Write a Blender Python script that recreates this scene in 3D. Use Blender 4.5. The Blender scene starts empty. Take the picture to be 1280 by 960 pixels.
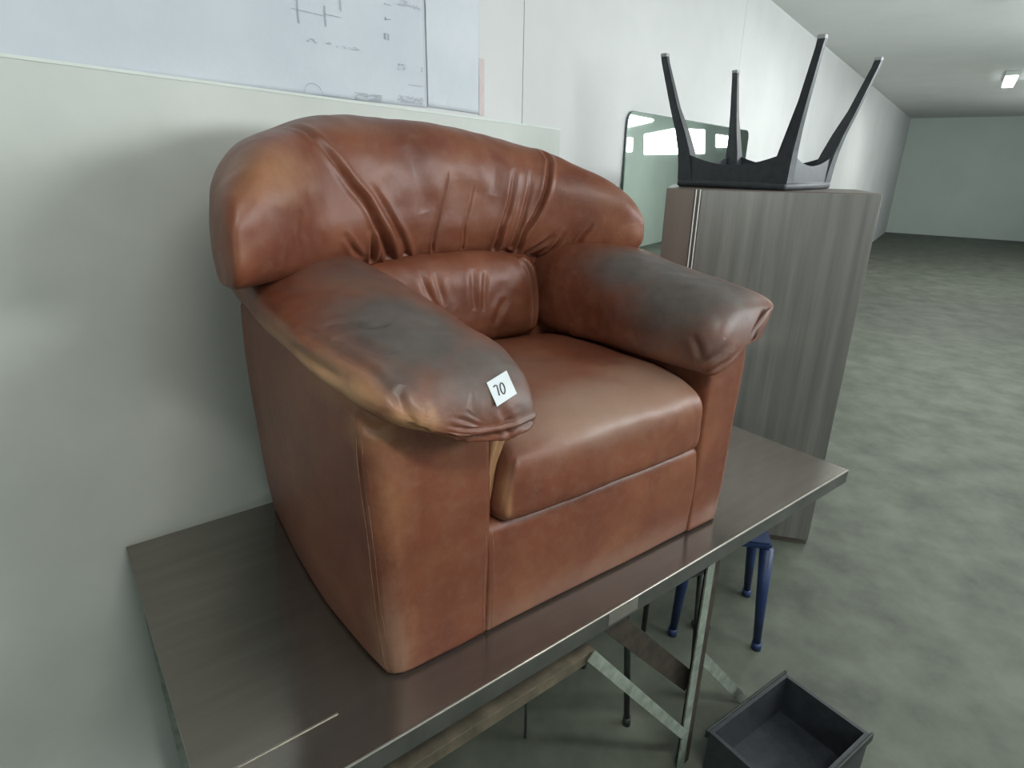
import bpy, bmesh, math, random
import numpy as np
from mathutils import Vector, Matrix, noise as mnoise
random.seed(7)
R = math.radians
C = bpy.context.scene.collection
scene = bpy.context.scene

# ------------------------------------------------------------------ camera, world, light, exposure
F_PX = 760.0
cam_d = bpy.data.cameras.new('camera')
cam_d.sensor_width = 36.0
cam_d.lens = 36.0 * F_PX / 1280.0
cam_d.clip_start = 0.05
cam = bpy.data.objects.new('camera', cam_d)
C.objects.link(cam)
cam.matrix_world = Matrix.Translation((0, 0, 1.70)) @ Matrix.Rotation(R(90 - 20.2), 4, 'X') @ Matrix.Rotation(R(1.0), 4, 'Z')
scene.camera = cam

world = bpy.data.worlds.new('world')
scene.world = world
world.use_nodes = True
world.node_tree.nodes['Background'].inputs[0].default_value = (0.75, 0.85, 1.0, 1)
world.node_tree.nodes['Background'].inputs[1].default_value = 0.6

vs = scene.view_settings
scene.display_settings.display_device = 'sRGB'
vs.view_transform = 'Standard'
vs.look = 'None'
vs.gamma = 1.0
vs.use_curve_mapping = False
vs.exposure = -0.02

# the hall runs along HW (horizontal unit vector); HN points from the window side to the poster wall
HW = Vector((0.574, 0.819, 0)).normalized()
HN = Vector((-0.819, 0.574, 0)).normalized()
HALL_ROT = math.atan2(HW.y, HW.x)
D_BACK, D_FRONT = 1.60, -2.50          # distance of the two long walls from the camera along HN
W_A, W_B = -2.6, 21.0                  # ends of the hall along HW
Z_CEIL = 2.95
FZ = -0.075                              # floor level

def hall(w, n, z=0.0):
    return HW * w + HN * n + Vector((0, 0, z))

def area_light(name, w, n, z, sx, sy, power, direction, color=(1, 1, 1)):
    d = bpy.data.lights.new(name, 'AREA')
    d.shape = 'RECTANGLE'
    d.size = sx
    d.size_y = sy
    d.energy = power
    d.color = color
    o = bpy.data.objects.new(name, d)
    C.objects.link(o)
    o.location = hall(w, n, z)
    q = Vector(direction).to_track_quat('-Z', 'Y')
    o.rotation_euler = q.to_euler()
    return o

WINDOWS = [(1.6, 4.2), (5.8, 8.4)]
Z_W0, Z_W1 = 1.88, 2.50
WIN_STRENGTH = 9.0
for (a, b) in WINDOWS[:2]:
    area_light('window_or_fill_light', (a + b) / 2, D_FRONT + 0.12, (Z_W0 + Z_W1) / 2, b - a, Z_W1 - Z_W0,
               25 * (b - a), HN, (0.93, 0.97, 1.0))
area_light('window_or_fill_light', W_A + 0.10, -1.3, 2.1, 0.6, 0.4, 12, HW, (0.92, 0.97, 1.0))  # fill light at the added end-wall window, for the chair's left side
area_light('added_ceiling_light', 12.0, -0.2, Z_CEIL - 0.12, 1.2, 0.14, 60, (0, 0, -1), (0.98, 1.0, 0.97))  # unseen lamp, added to brighten the far hall
area_light('added_ceiling_light', 0.3, -0.6, Z_CEIL - 0.12, 1.2, 0.14, 36, (0, 0, -1), (0.98, 1.0, 0.97))  # unseen lamp, added for frontal light on the chair
area_light('added_ceiling_light', 6.2, -0.2, Z_CEIL - 0.12, 1.2, 0.14, 40, (0, 0, -1), (0.98, 1.0, 0.97))  # unseen lamp, added for the glow on the right of the wall

# ------------------------------------------------------------------ materials
def new_mat(name):
    m = bpy.data.materials.new(name)
    m.use_nodes = True
    nt = m.node_tree
    return m, nt, nt.nodes['Principled BSDF']

def N(nt, t, **kw):
    n = nt.nodes.new(t)
    for k, v in kw.items():
        setattr(n, k, v)
    return n

def ramp(nt, src, stops):
    r = N(nt, 'ShaderNodeValToRGB')
    el = r.color_ramp.elements
    while len(el) < len(stops):
        el.new(0.5)
    for e, (p, c) in zip(el, stops):
        e.position = p
        e.color = (c[0], c[1], c[2], 1)
    nt.links.new(src, r.inputs[0])
    return r.outputs[0]

def noise(nt, scale, detail=4, rough=0.55, stretch=None, dist=0.0):
    tc = N(nt, 'ShaderNodeTexCoord')
    n = N(nt, 'ShaderNodeTexNoise')
    n.inputs['Scale'].default_value = scale
    n.inputs['Detail'].default_value = detail
    n.inputs['Roughness'].default_value = rough
    n.inputs['Distortion'].default_value = dist
    if stretch:
        mp = N(nt, 'ShaderNodeMapping')
        mp.inputs['Scale'].default_value = stretch
        nt.links.new(tc.outputs['Object'], mp.inputs[0])
        nt.links.new(mp.outputs[0], n.inputs['Vector'])
    else:
        nt.links.new(tc.outputs['Object'], n.inputs['Vector'])
    return n.outputs['Fac']

def mixc(nt, fac, a, b):
    m = N(nt, 'ShaderNodeMix', data_type='RGBA')
    if hasattr(fac, 'links'):
        nt.links.new(fac, m.inputs[0])
    else:
        m.inputs[0].default_value = fac
    for i, v in ((6, a), (7, b)):
        if hasattr(v, 'links'):
            nt.links.new(v, m.inputs[i])
        else:
            m.inputs[i].default_value = (v[0], v[1], v[2], 1)
    return m.outputs[2]

def math_n(nt, op, a, b=0.0, clamp=False):
    m = N(nt, 'ShaderNodeMath', operation=op, use_clamp=clamp)
    for i, v in ((0, a), (1, b)):
        if hasattr(v, 'links'):
            nt.links.new(v, m.inputs[i])
        else:
            m.inputs[i].default_value = v
    return m.outputs[0]

def bump(nt, bs, h, strength, distance=0.002):
    b = N(nt, 'ShaderNodeBump')
    b.inputs['Strength'].default_value = strength
    b.inputs['Distance'].default_value = distance
    nt.links.new(h, b.inputs['Height'])
    nt.links.new(b.outputs[0], bs.inputs['Normal'])

def plain(name, c1, c2=None, rough=0.6, metal=0.0, scale=12, bmp=0.15, stretch=None, spec=0.5, bd=0.002):
    m, nt, bs = new_mat(name)
    c2 = c2 or tuple(min(1, v * 1.25) for v in c1)
    f = noise(nt, scale, 6, 0.6, stretch)
    nt.links.new(ramp(nt, f, [(0.32, c1), (0.68, c2)]), bs.inputs['Base Color'])
    bs.inputs['Roughness'].default_value = rough
    bs.inputs['Metallic'].default_value = metal
    bs.inputs['Specular IOR Level'].default_value = spec
    if bmp:
        bump(nt, bs, noise(nt, scale * 6, 4, 0.6, stretch), bmp, bd)
    return m

def emitter(name, c, s):
    m, nt, bs = new_mat(name)
    f = noise(nt, 0.7, 2)
    nt.links.new(ramp(nt, f, [(0.3, tuple(v * 0.93 for v in c)), (0.7, c)]), bs.inputs['Emission Color'])
    bs.inputs['Emission Strength'].default_value = s
    bs.inputs['Base Color'].default_value = (0.8, 0.8, 0.8, 1)
    return m

def leather_mat(name='worn_brown_leather'):
    m, nt, bs = new_mat(name)
    big = noise(nt, 5.5, 5, 0.55, None, 0.4)
    fine = noise(nt, 38, 6, 0.65)
    base = ramp(nt, big, [(0.30, (0.112, 0.032, 0.017)), (0.52, (0.150, 0.046, 0.023)), (0.74, (0.195, 0.070, 0.033))])
    dusty = mixc(nt, math_n(nt, 'MULTIPLY', ramp(nt, fine, [(0.45, (0, 0, 0)), (0.8, (1, 1, 1))]), 0.30), base, (0.22, 0.125, 0.085))
    at = N(nt, 'ShaderNodeAttribute', attribute_name='tan')
    ag = N(nt, 'ShaderNodeAttribute', attribute_name='grey')
    ad = N(nt, 'ShaderNodeAttribute', attribute_name='dust')
    nw = noise(nt, 16, 6, 0.7)
    nstreak = noise(nt, 30, 6, 0.7, (1.0, 0.35, 1.6))

    def masked(attr, n, k):
        v = math_n(nt, 'ADD', attr.outputs['Fac'], math_n(nt, 'MULTIPLY', math_n(nt, 'SUBTRACT', n, 0.5), k))
        v = math_n(nt, 'MULTIPLY', v, math_n(nt, 'GREATER_THAN', attr.outputs['Fac'], 0.004))
        return math_n(nt, 'MULTIPLY', v, 1.0, True)
    c = mixc(nt, masked(at, nw, 0.6), dusty, (0.38, 0.205, 0.10))
    c = mixc(nt, masked(ad, nw, 0.5), c, (0.23, 0.145, 0.105))
    gm = masked(ag, nstreak, 0.75)
    grey = ramp(nt, nw, [(0.3, (0.052, 0.049, 0.045)), (0.7, (0.092, 0.082, 0.074))])
    c = mixc(nt, math_n(nt, 'MULTIPLY', gm, 0.93), c, grey)
    # scuffs: thin pale scratches
    sc = N(nt, 'ShaderNodeTexVoronoi', feature='DISTANCE_TO_EDGE')
    sc.inputs['Scale'].default_value = 9.0
    tc = N(nt, 'ShaderNodeTexCoord')
    mp = N(nt, 'ShaderNodeMapping')
    mp.inputs['Rotation'].default_value = (0.4, 0.9, 0.3)
    mp.inputs['Scale'].default_value = (1, 2.6, 1)
    nt.links.new(tc.outputs['Object'], mp.inputs[0])
    nt.links.new(mp.outputs[0], sc.inputs['Vector'])
    thin = ramp(nt, sc.outputs['Distance'], [(0.0, (1, 1, 1)), (0.012, (0, 0, 0))])
    scm = math_n(nt, 'MULTIPLY', thin, ramp(nt, big, [(0.60, (0, 0, 0)), (0.68, (1, 1, 1))]))
    c = mixc(nt, math_n(nt, 'MULTIPLY', scm, 0.22), c, (0.30, 0.20, 0.15))
    nt.links.new(c, bs.inputs['Base Color'])
    rg = math_n(nt, 'ADD', math_n(nt, 'MULTIPLY', fine, 0.22), 0.31)
    rg = math_n(nt, 'ADD', rg, math_n(nt, 'MULTIPLY', gm, 0.06))
    nt.links.new(rg, bs.inputs['Roughness'])
    bs.inputs['Specular IOR Level'].default_value = 0.42
    v = N(nt, 'ShaderNodeTexVoronoi')
    v.inputs['Scale'].default_value = 520
    nt.links.new(tc.outputs['Object'], v.inputs['Vector'])
    hsum = math_n(nt, 'ADD', math_n(nt, 'MULTIPLY', v.outputs['Distance'], 0.25), math_n(nt, 'MULTIPLY', fine, 1.2))
    bump(nt, bs, hsum, 0.35, 0.0016)
    return m

M = {}
M['leather'] = leather_mat()
M['thread'] = plain('sewing_thread', (0.17, 0.09, 0.055), (0.24, 0.14, 0.09), 0.8, 0, 60, 0.1)
M['wall'] = plain('wall_paint', (0.53, 0.535, 0.53), (0.58, 0.584, 0.578), 0.55, 0, 1.6, 0.10, None, 0.35)
M['hall_wall'] = plain('green_grey_wall_paint', (0.60, 0.68, 0.63), (0.65, 0.73, 0.68), 0.8, 0, 1.2, 0.08)
M['ceiling'] = plain('ceiling_paint', (0.62, 0.64, 0.62), (0.68, 0.69, 0.67), 0.9, 0, 1.5, 0.05)
M['floor'] = plain('green_grey_concrete', (0.055, 0.064, 0.048), (0.115, 0.125, 0.095), 0.62, 0, 4.5, 0.25)
M['steel'] = plain('brushed_stainless_steel', (0.235, 0.215, 0.195), (0.275, 0.255, 0.23), 0.17, 0.9, 3, 0.08, (1, 10, 1), 0.5, 0.0005)
M['steel_edge'] = plain('polished_steel_edge', (0.36, 0.34, 0.30), (0.46, 0.43, 0.39), 0.4, 0.9, 20, 0.05)
M['steel_dark'] = plain('dull_steel', (0.10, 0.105, 0.095), (0.17, 0.17, 0.155), 0.45, 0.75, 7, 0.1)
M['white_metal'] = plain('chipped_pale_paint', (0.12, 0.14, 0.11), (0.24, 0.27, 0.23), 0.6, 0, 30, 0.35)
M['rust'] = plain('rusty_brown_metal', (0.022, 0.017, 0.012), (0.055, 0.042, 0.030), 0.7, 0.2, 24, 0.4)
M['tan_wood'] = plain('dirty_tan_bar', (0.05, 0.042, 0.027), (0.12, 0.095, 0.062), 0.7, 0, 20, 0.35)
M['black'] = plain('black_plastic', (0.018, 0.022, 0.026), (0.035, 0.040, 0.045), 0.45, 0, 30, 0.15)
M['black_metal'] = plain('black_tube', (0.012, 0.018, 0.016), (0.028, 0.035, 0.030), 0.5, 0.2, 20, 0.1)
M['grey_cap'] = plain('grey_rubber', (0.30, 0.31, 0.31), (0.42, 0.42, 0.42), 0.7, 0, 30, 0.1)
M['blue'] = plain('blue_plastic', (0.010, 0.022, 0.07), (0.016, 0.036, 0.11), 0.45, 0, 12, 0.1)
M['paper'] = plain('drawing_paper', (0.48, 0.515, 0.56), (0.54, 0.575, 0.615), 0.6, 0, 3, 0.3, None, 0.4, 0.004)
M['paper2'] = plain('plain_paper', (0.49, 0.525, 0.565), (0.56, 0.59, 0.625), 0.5, 0, 4, 0.35, None, 0.4, 0.006)
M['ink'] = plain('grey_ink', (0.36, 0.38, 0.41), (0.46, 0.49, 0.52), 0.8, 0, 90, 0)
M['ink_pale'] = plain('pale_grey_ink', (0.48, 0.51, 0.55), (0.56, 0.60, 0.64), 0.8, 0, 60, 0)
M['pink'] = plain('faded_pink_tape', (0.50, 0.42, 0.41), (0.56, 0.47, 0.46), 0.6, 0, 30, 0)
M['board'] = plain('pale_green_board', (0.46, 0.485, 0.445), (0.52, 0.54, 0.50), 0.5, 0, 3, 0.05)
M['card'] = plain('white_card', (0.49, 0.53, 0.55), (0.55, 0.58, 0.60), 0.5, 0, 20, 0.02)
M['pen'] = plain('dark_pen', (0.03, 0.03, 0.035), (0.06, 0.06, 0.065), 0.6, 0, 60, 0)
M['brown_lam'] = plain('brown_laminate', (0.135, 0.105, 0.088), (0.17, 0.135, 0.112), 0.35, 0.25, 3, 0.05, (3, 3, 0.6))
M['grey_lam'] = plain('grey_sheet_metal', (0.16, 0.155, 0.143), (0.25, 0.24, 0.22), 0.33, 0.5, 3, 0.05, (8, 8, 0.3))
M['trim'] = plain('bright_trim', (0.72, 0.72, 0.68), (0.82, 0.82, 0.78), 0.4, 0.3, 20, 0.05)
M['frame_paint'] = plain('window_frame_paint', (0.55, 0.60, 0.56), (0.62, 0.66, 0.62), 0.6, 0, 8, 0.05)
M['pane'] = emitter('daylit_frosted_pane', (0.93, 0.98, 1.0), WIN_STRENGTH)
M['lamp'] = emitter('lamp_diffuser', (0.95, 1.0, 0.97), 6.0)
m, nt, bs = new_mat('mirror_silver')
bs.inputs['Metallic'].default_value = 1.0
bs.inputs['Roughness'].default_value = 0.015
nt.links.new(ramp(nt, noise(nt, 3, 3), [(0.3, (0.74, 0.83, 0.79)), (0.7, (0.78, 0.86, 0.82))]), bs.inputs['Base Color'])
M['mirror'] = m
M['glass_edge'] = plain('dark_green_glass_edge', (0.05, 0.09, 0.08), (0.08, 0.13, 0.11), 0.2, 0, 10, 0)

# ------------------------------------------------------------------ helpers
def props(o, label=None, cat=None, group=None, kind=None):
    if label: o['label'] = label
    if cat: o['category'] = cat
    if group: o['group'] = group
    if kind: o['kind'] = kind
    return o

def empty(name, loc=(0, 0, 0), rz=0.0, label=None, cat=None, group=None):
    o = bpy.data.objects.new(name, None)
    o.empty_display_size = 0.1
    C.objects.link(o)
    o.location = loc
    o.rotation_euler = (0, 0, rz)
    return props(o, label, cat, group)

def link_mesh(name, me, mat, parent=None, smooth=False):
    o = bpy.data.objects.new(name, me)
    C.objects.link(o)
    if mat: me.materials.append(mat)
    if parent: o.parent = parent
    if smooth:
        me.polygons.foreach_set('use_smooth', [True] * len(me.polygons))
    return o

class MB:
    """collects boxes, prisms and tubes, then links them as one mesh"""
    def __init__(s):
        s.bm = bmesh.new()
    def box(s, x0, x1, y0, y1, z0, z1, bev=0.0, mtx=None):
        r = bmesh.ops.create_cube(s.bm, size=1.0)
        vv = r['verts']
        for v in vv:
            v.co = Vector(((x0 + x1) / 2 + v.co.x * (x1 - x0), (y0 + y1) / 2 + v.co.y * (y1 - y0), (z0 + z1) / 2 + v.co.z * (z1 - z0)))
        if bev:
            ed = list({e for v in vv for e in v.link_edges})
            g = bmesh.ops.bevel(s.bm, geom=ed, offset=bev, segments=2, affect='EDGES', profile=0.5)
            vv = list({v for f in g['faces'] for v in f.verts} | {v for v in vv if v.is_valid})
        if mtx:
            bmesh.ops.transform(s.bm, matrix=mtx, verts=vv)
        return s
    def prism(s, pts, d, mtx=None):
        """outline pts (x, z) extruded along y from 0 to d"""
        a = [s.bm.verts.new((p[0], 0, p[1])) for p in pts]
        b = [s.bm.verts.new((p[0], d, p[1])) for p in pts]
        s.bm.faces.new(a)
        s.bm.faces.new(b[::-1])
        n = len(pts)
        for i in range(n):
            s.bm.faces.new((a[i], b[i], b[(i + 1) % n], a[(i + 1) % n]))
        if mtx:
            bmesh.ops.transform(s.bm, matrix=mtx, verts=a + b)
        return s
    def tube(s, pts, rad, seg=10):
        pts = [Vector(p) for p in pts]
        rads = rad if isinstance(rad, (list, tuple)) else [rad] * len(pts)
        rings = []
        for i, p in enumerate(pts):
            d = (pts[min(i + 1, len(pts) - 1)] - pts[max(i - 1, 0)]).normalized()
            up = Vector((0, 0, 1)) if abs(d.z) < 0.9 else Vector((1, 0, 0))
            a = d.cross(up).normalized()
            b = d.cross(a)
            rings.append([s.bm.verts.new(p + (a * math.cos(t) + b * math.sin(t)) * rads[i])
                          for t in [2 * math.pi * k / seg for k in range(seg)]])
        for r0, r1 in zip(rings, rings[1:]):
            for k in range(seg):
                s.bm.faces.new((r0[k], r0[(k + 1) % seg], r1[(k + 1) % seg], r1[k]))
        s.bm.faces.new(rings[0][::-1])
        s.bm.faces.new(rings[-1])
        return s
    def build(s, name, mat, parent=None, smooth=False):
        bmesh.ops.recalc_face_normals(s.bm, faces=s.bm.faces)
        me = bpy.data.meshes.new(name)
        s.bm.to_mesh(me)
        s.bm.free()
        return link_mesh(name, me, mat, parent, smooth)

def spline(keys, n):
    """keys: rows (t, values...); Catmull-Rom through the rows at n places"""
    keys = np.array(keys, float)
    t = np.linspace(keys[0, 0], keys[-1, 0], n)
    K = keys[:, 0]
    out = np.zeros((n, keys.shape[1] - 1))
    V = keys[:, 1:]
    m = np.zeros_like(V)
    for i in range(len(K)):
        a, b = max(i - 1, 0), min(i + 1, len(K) - 1)
        m[i] = (V[b] - V[a]) / (K[b] - K[a])
    for j, tt in enumerate(t):
        i = min(max(np.searchsorted(K, tt) - 1, 0), len(K) - 2)
        h = K[i + 1] - K[i]
        s = (tt - K[i]) / h
        out[j] = ((2 * s**3 - 3 * s**2 + 1) * V[i] + (s**3 - 2 * s**2 + s) * h * m[i]
                  + (-2 * s**3 + 3 * s**2) * V[i + 1] + (s**3 - s**2) * h * m[i + 1])
    return t, out

def arc_ring(fx, fz, M_):
    """resample closed curve (fx,fz over dense t) to M_ even points"""
    d = np.hypot(np.diff(fx, append=fx[:1]), np.diff(fz, append=fz[:1]))
    L = np.concatenate([[0], np.cumsum(d)])
    q = np.linspace(0, L[-1], M_, endpoint=False)
    return np.interp(q, L, np.append(fx, fx[0])), np.interp(q, L, np.append(fz, fz[0]))

def superring(x0, x1, z0, z1, e, M_, eb=None):
    t = np.linspace(0, 2 * math.pi, 720, endpoint=False)
    c, s = np.cos(t), np.sin(t)
    ex = np.where(s >= 0, e, eb if eb else e)
    fx = (x0 + x1) / 2 + (x1 - x0) / 2 * np.sign(c) * np.abs(c) ** (2 / ex)
    fz = (z0 + z1) / 2 + (z1 - z0) / 2 * np.sign(s) * np.abs(s) ** (2 / ex)
    return arc_ring(fx, fz, M_)

def rings_to_arrays(rings):
    """rings (N, M, 3) -> verts, quads, with flat fan caps (few rings shrinking inward)"""
    N_, M_, _ = rings.shape
    caps = []
    for end, r in ((0, rings[0]), (1, rings[-1])):
        c = r.mean(0)
        caps.append([c + (r - c) * k for k in (0.75, 0.45, 0.15)])
    allr = np.concatenate([np.array(caps[0][::-1]), rings, np.array(caps[1])])
    n = len(allr)
    V = allr.reshape(-1, 3)
    i, j = np.meshgrid(np.arange(n - 1), np.arange(M_), indexing='ij')
    j2 = (j + 1) % M_
    Fq = np.stack([i * M_ + j, i * M_ + j2, (i + 1) * M_ + j2, (i + 1) * M_ + j], -1).reshape(-1, 4)
    V = np.vstack([V, allr[0].mean(0), allr[-1].mean(0)])
    a, b = len(V) - 2, len(V) - 1
    tris = []
    for k in range(M_):
        tris.append((a, (k + 1) % M_, k))
        tris.append((b, (n - 1) * M_ + k, (n - 1) * M_ + (k + 1) % M_))
    return V, Fq, np.array(tris)

def make_me(name, V, Fq, T):
    me = bpy.data.meshes.new(name)
    me.from_pydata([tuple(v) for v in V], [], [tuple(q) for q in Fq] + [tuple(t) for t in T])
    bm = bmesh.new()
    bm.from_mesh(me)
    bmesh.ops.recalc_face_normals(bm, faces=bm.faces)
    bm.to_mesh(me)
    bm.free()
    me.update()
    return me

def get_vn(me):
    n = len(me.vertices)
    co = np.empty(n * 3)
    me.vertices.foreach_get('co', co)
    no = np.empty(n * 3)
    me.vertices.foreach_get('normal', no)
    return co.reshape(-1, 3), no.reshape(-1, 3)

def seg_dist(P, poly):
    """distance of P to polyline, and taper position 0..1 along it, and signed side is not used"""
    poly = np.array(poly, float)
    d = np.linalg.norm(np.diff(poly, axis=0), axis=1)
    L = np.concatenate([[0], np.cumsum(d)])
    best = np.full(len(P), 1e9)
    pos = np.zeros(len(P))
    for k in range(len(poly) - 1):
        a, b = poly[k], poly[k + 1]
        ab = b - a
        t = np.clip(((P - a) @ ab) / max(ab @ ab, 1e-12), 0, 1)
        dd = np.linalg.norm(P - (a + t[:, None] * ab), axis=1)
        m_ = dd < best
        best[m_] = dd[m_]
        pos[m_] = (L[k] + t[m_] * d[k]) / L[-1]
    return best, pos

def smooth_poly(poly, k=6):
    poly = np.array(poly, float)
    if len(poly) < 3: return poly
    keys = np.column_stack([np.arange(len(poly)), poly])
    return spline(keys, (len(poly) - 1) * k + 1)[1]

def sculpt(me, creases=(), puffs=(), lump=0.004, lump_scale=7.0, seed=0.0, ripples=()):
    """push the surface: creases (polyline, width, depth, taper), puffs (centre, radius, height), soft noise"""
    co, no = get_vn(me)
    off = np.zeros(len(co))
    if lump:
        off += np.array([mnoise.noise((p[0] * lump_scale + seed, p[1] * lump_scale, p[2] * lump_scale)) * lump
                         + mnoise.noise((p[0] * lump_scale * 3 + seed, p[1] * lump_scale * 3, p[2] * lump_scale * 3)) * lump * 0.3 for p in co])
    for (c, r, h) in puffs:
        q = (co - np.array(c)) / np.array(r)
        off += h * np.exp(-(q ** 2).sum(1))
    for cr in creases:
        poly, w, dep = cr[:3]
        taper = cr[3] if len(cr) > 3 else 'both'
        ridge = cr[4] if len(cr) > 4 else 0.35
        d, s = seg_dist(co, smooth_poly(poly))
        if taper == 'both': tp = np.sin(np.pi * np.clip(s, 0.0, 1)) ** 0.6
        elif taper == 'start': tp = np.clip(s * 1.6, 0, 1) ** 0.7      # fades in from the start
        elif taper == 'end': tp = np.clip((1 - s) * 1.6, 0, 1) ** 0.7
        else: tp = np.ones(len(s))
        if taper in ('both', 'start'): tp = np.where(s <= 0, 0, tp)
        if taper in ('both', 'end'): tp = np.where(s >= 1, 0, tp)
        g = -dep * np.exp(-(d / w) ** 2) + dep * ridge * np.exp(-((d - 2.1 * w) / (1.1 * w)) ** 2)
        off += g * tp
    co2 = co + no * off[:, None]
    co2[:, 2] = np.maximum(co2[:, 2], 0.0)
    me.vertices.foreach_set('co', co2.ravel())
    me.update()

def paint(me, **masks):
    """mask name -> list of (centre, radii, strength) blobs giving where the leather is worn or soiled"""
    co, _ = get_vn(me)
    for nm in ('tan', 'grey', 'dust'):
        v = np.zeros(len(co))
        for (c, r, s) in masks.get(nm, ()):
            q = (co - np.array(c)) / np.array(r)
            v = np.maximum(v, s * np.exp(-(q ** 2).sum(1) ** 1.5))
        v[v < 0.01] = 0
        a = me.attributes.new(nm, 'FLOAT', 'POINT')
        a.data.foreach_set('value', v)

# ------------------------------------------------------------------ room shell
def hall_obj(name, mb, mat, kind='structure', parent=None, rot=HALL_ROT):
    o = mb.build(name, mat, parent)
    if parent is None:
        o.rotation_euler = (0, 0, rot)
        if kind: o['kind'] = kind
    return o
# in the hall frame: x = along HW, y = along HN
T_ = 0.12
hall_obj('floor', MB().box(W_A - T_, W_B + T_, D_FRONT - T_, D_BACK + 0.2, FZ - 0.1, FZ), M['floor'])
hall_obj('ceiling', MB().box(W_A - T_, W_B + T_, D_FRONT - T_, D_BACK + 0.2, Z_CEIL, Z_CEIL + 0.1), M['ceiling'])
hall_obj('wall_left', MB().box(W_A - T_, W_A, D_FRONT - T_, D_BACK + 0.2, FZ, Z_CEIL), M['hall_wall'])
hall_obj('wall_right', MB().box(W_B, W_B + T_, D_FRONT - T_, D_BACK + 0.2, FZ, Z_CEIL), M['hall_wall'])
wb = hall_obj('wall_back', MB().box(W_A, W_B, D_BACK + 0.012, D_BACK + 0.2, FZ, Z_CEIL), M['steel_dark'])
# cladding panels of the back wall, thin open joints between them (one joint stands above the armchair)
JOINT = 2.323
edges_ = [W_A, JOINT - 2 * 2.44, JOINT - 2.44, JOINT]
while edges_[-1] + 2.9 < W_B: edges_.append(edges_[-1] + 2.9)
edges_[-1] = W_B
for a, b in zip(edges_, edges_[1:]):
    if a < W_A: a = W_A
    MB().box(a + 0.0022, b - 0.0022, D_BACK, D_BACK + 0.012, FZ, Z_CEIL).build('panel', M['wall'], wb)
# front wall with high windows
mbw = MB()
xs = [W_A] + [v for ab in WINDOWS for v in ab] + [W_B]
mbw.box(W_A, W_B, D_FRONT - T_, D_FRONT, FZ, Z_W0).box(W_A, W_B, D_FRONT - T_, D_FRONT, Z_W1, Z_CEIL)
for i in range(0, len(xs), 2):
    mbw.box(xs[i], xs[i + 1], D_FRONT - T_, D_FRONT, Z_W0, Z_W1)
hall_obj('wall_front', mbw, M['hall_wall'])
for k, (a, b) in enumerate(WINDOWS):
    w_ = empty('window_%d' % (k + 1), (0, 0, 0), HALL_ROT)
    w_['kind'] = 'structure'
    MB().box(a, b, D_FRONT - 0.09, D_FRONT - 0.08, Z_W0, Z_W1).build('pane', M['pane'], w_)
    f = MB()
    f.box(a, b, D_FRONT - 0.08, D_FRONT - 0.03, Z_W0, Z_W0 + 0.04).box(a, b, D_FRONT - 0.08, D_FRONT - 0.03, Z_W1 - 0.04, Z_W1)
    f.box(a, a + 0.04, D_FRONT - 0.08, D_FRONT - 0.03, Z_W0, Z_W1).box(b - 0.04, b, D_FRONT - 0.08, D_FRONT - 0.03, Z_W0, Z_W1)
    f.build('window_frame', M['frame_paint'], w_)
FAR = [
    [(11.5, 1.90), (12.18, 1.90), (12.16, 2.16), (11.5, 2.15)],
    [(12.80, 1.86), (16.54, 1.94), (16.35, 2.50), (14.45, 2.45), (12.72, 2.25)],
    [(17.43, 2.118), (18.9, 2.15), (18.8, 2.43), (17.30, 2.43)],
    [(11.6, 2.30), (13.1, 2.52), (13.1, 2.56), (11.6, 2.58)],
]
for k, pts in enumerate(FAR):
    w_ = empty('window_%d' % (k + 1 + len(WINDOWS)), (0, 0, 0), HALL_ROT)
    w_['kind'] = 'structure'
    MB().prism(pts, 0.01, Matrix.Translation((0, D_FRONT + 0.004, 0))).build('pane', M['pane'], w_)
    cx_ = sum(p[0] for p in pts) / len(pts); cz_ = sum(p[1] for p in pts) / len(pts)
    big = [(cx_ + (p[0] - cx_) * 1.0 + 0.06 * (1 if p[0] > cx_ else -1), p[1] + 0.025 * (1 if p[1] > cz_ else -1)) for p in pts]
    MB().prism(big, 0.003, Matrix.Translation((0, D_FRONT + 0.0005, 0))).build('window_frame', M['frame_paint'], w_)
w_ = empty('window_9', (0, 0, 0), HALL_ROT)  # unseen end-wall window, added as fill for the chair's left side
w_['kind'] = 'structure'
MB().box(W_A + 0.005, W_A + 0.015, -1.6, -1.0, 1.9, 2.3).build('pane', M['pane'], w_)
MB().box(W_A + 0.001, W_A + 0.005, -1.65, -0.95, 1.85, 2.35).build('window_frame', M['frame_paint'], w_)
for (w_, n_, lb) in ((0.3, -0.6, 'added unseen batten lamp under the ceiling nearest the armchair'), (6.2, -0.2, 'added unseen batten lamp under the ceiling in the middle of the hall'), (12.0, -0.2, 'added unseen batten lamp under the ceiling at the far end of the hall')):  # unseen battens, added for their light on hall and chair
    p = hall(w_, n_, Z_CEIL - 0.10)
    L = empty('added_ceiling_lamp', p, HALL_ROT, lb, 'lamp', 'added ceiling batten lamps')
    MB().box(-0.62, 0.62, -0.08, 0.08, 0.04, 0.10, 0.01).build('housing', M['frame_paint'], L)
    MB().box(-0.60, 0.60, -0.07, 0.07, 0.0, 0.04, 0.01).build('diffuser', M['lamp'], L)

# ------------------------------------------------------------------ the armchair
CH = Vector((-0.22735, 0.91506, 0.75))
CH_ROT = R(90 - 54.5)
chair = empty('armchair', CH + Vector((math.cos(CH_ROT), math.sin(CH_ROT), 0)) * 0.012 - Vector((-math.sin(CH_ROT), math.cos(CH_ROT), 0)) * 0.016, CH_ROT + R(0.9), 'brown leather club armchair with grey worn arms, standing on a steel worktop', 'armchair')

def finish(name, me, parent=chair, **masks):
    paint(me, **masks)
    return link_mesh(name, me, M['leather'], parent, True)

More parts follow.
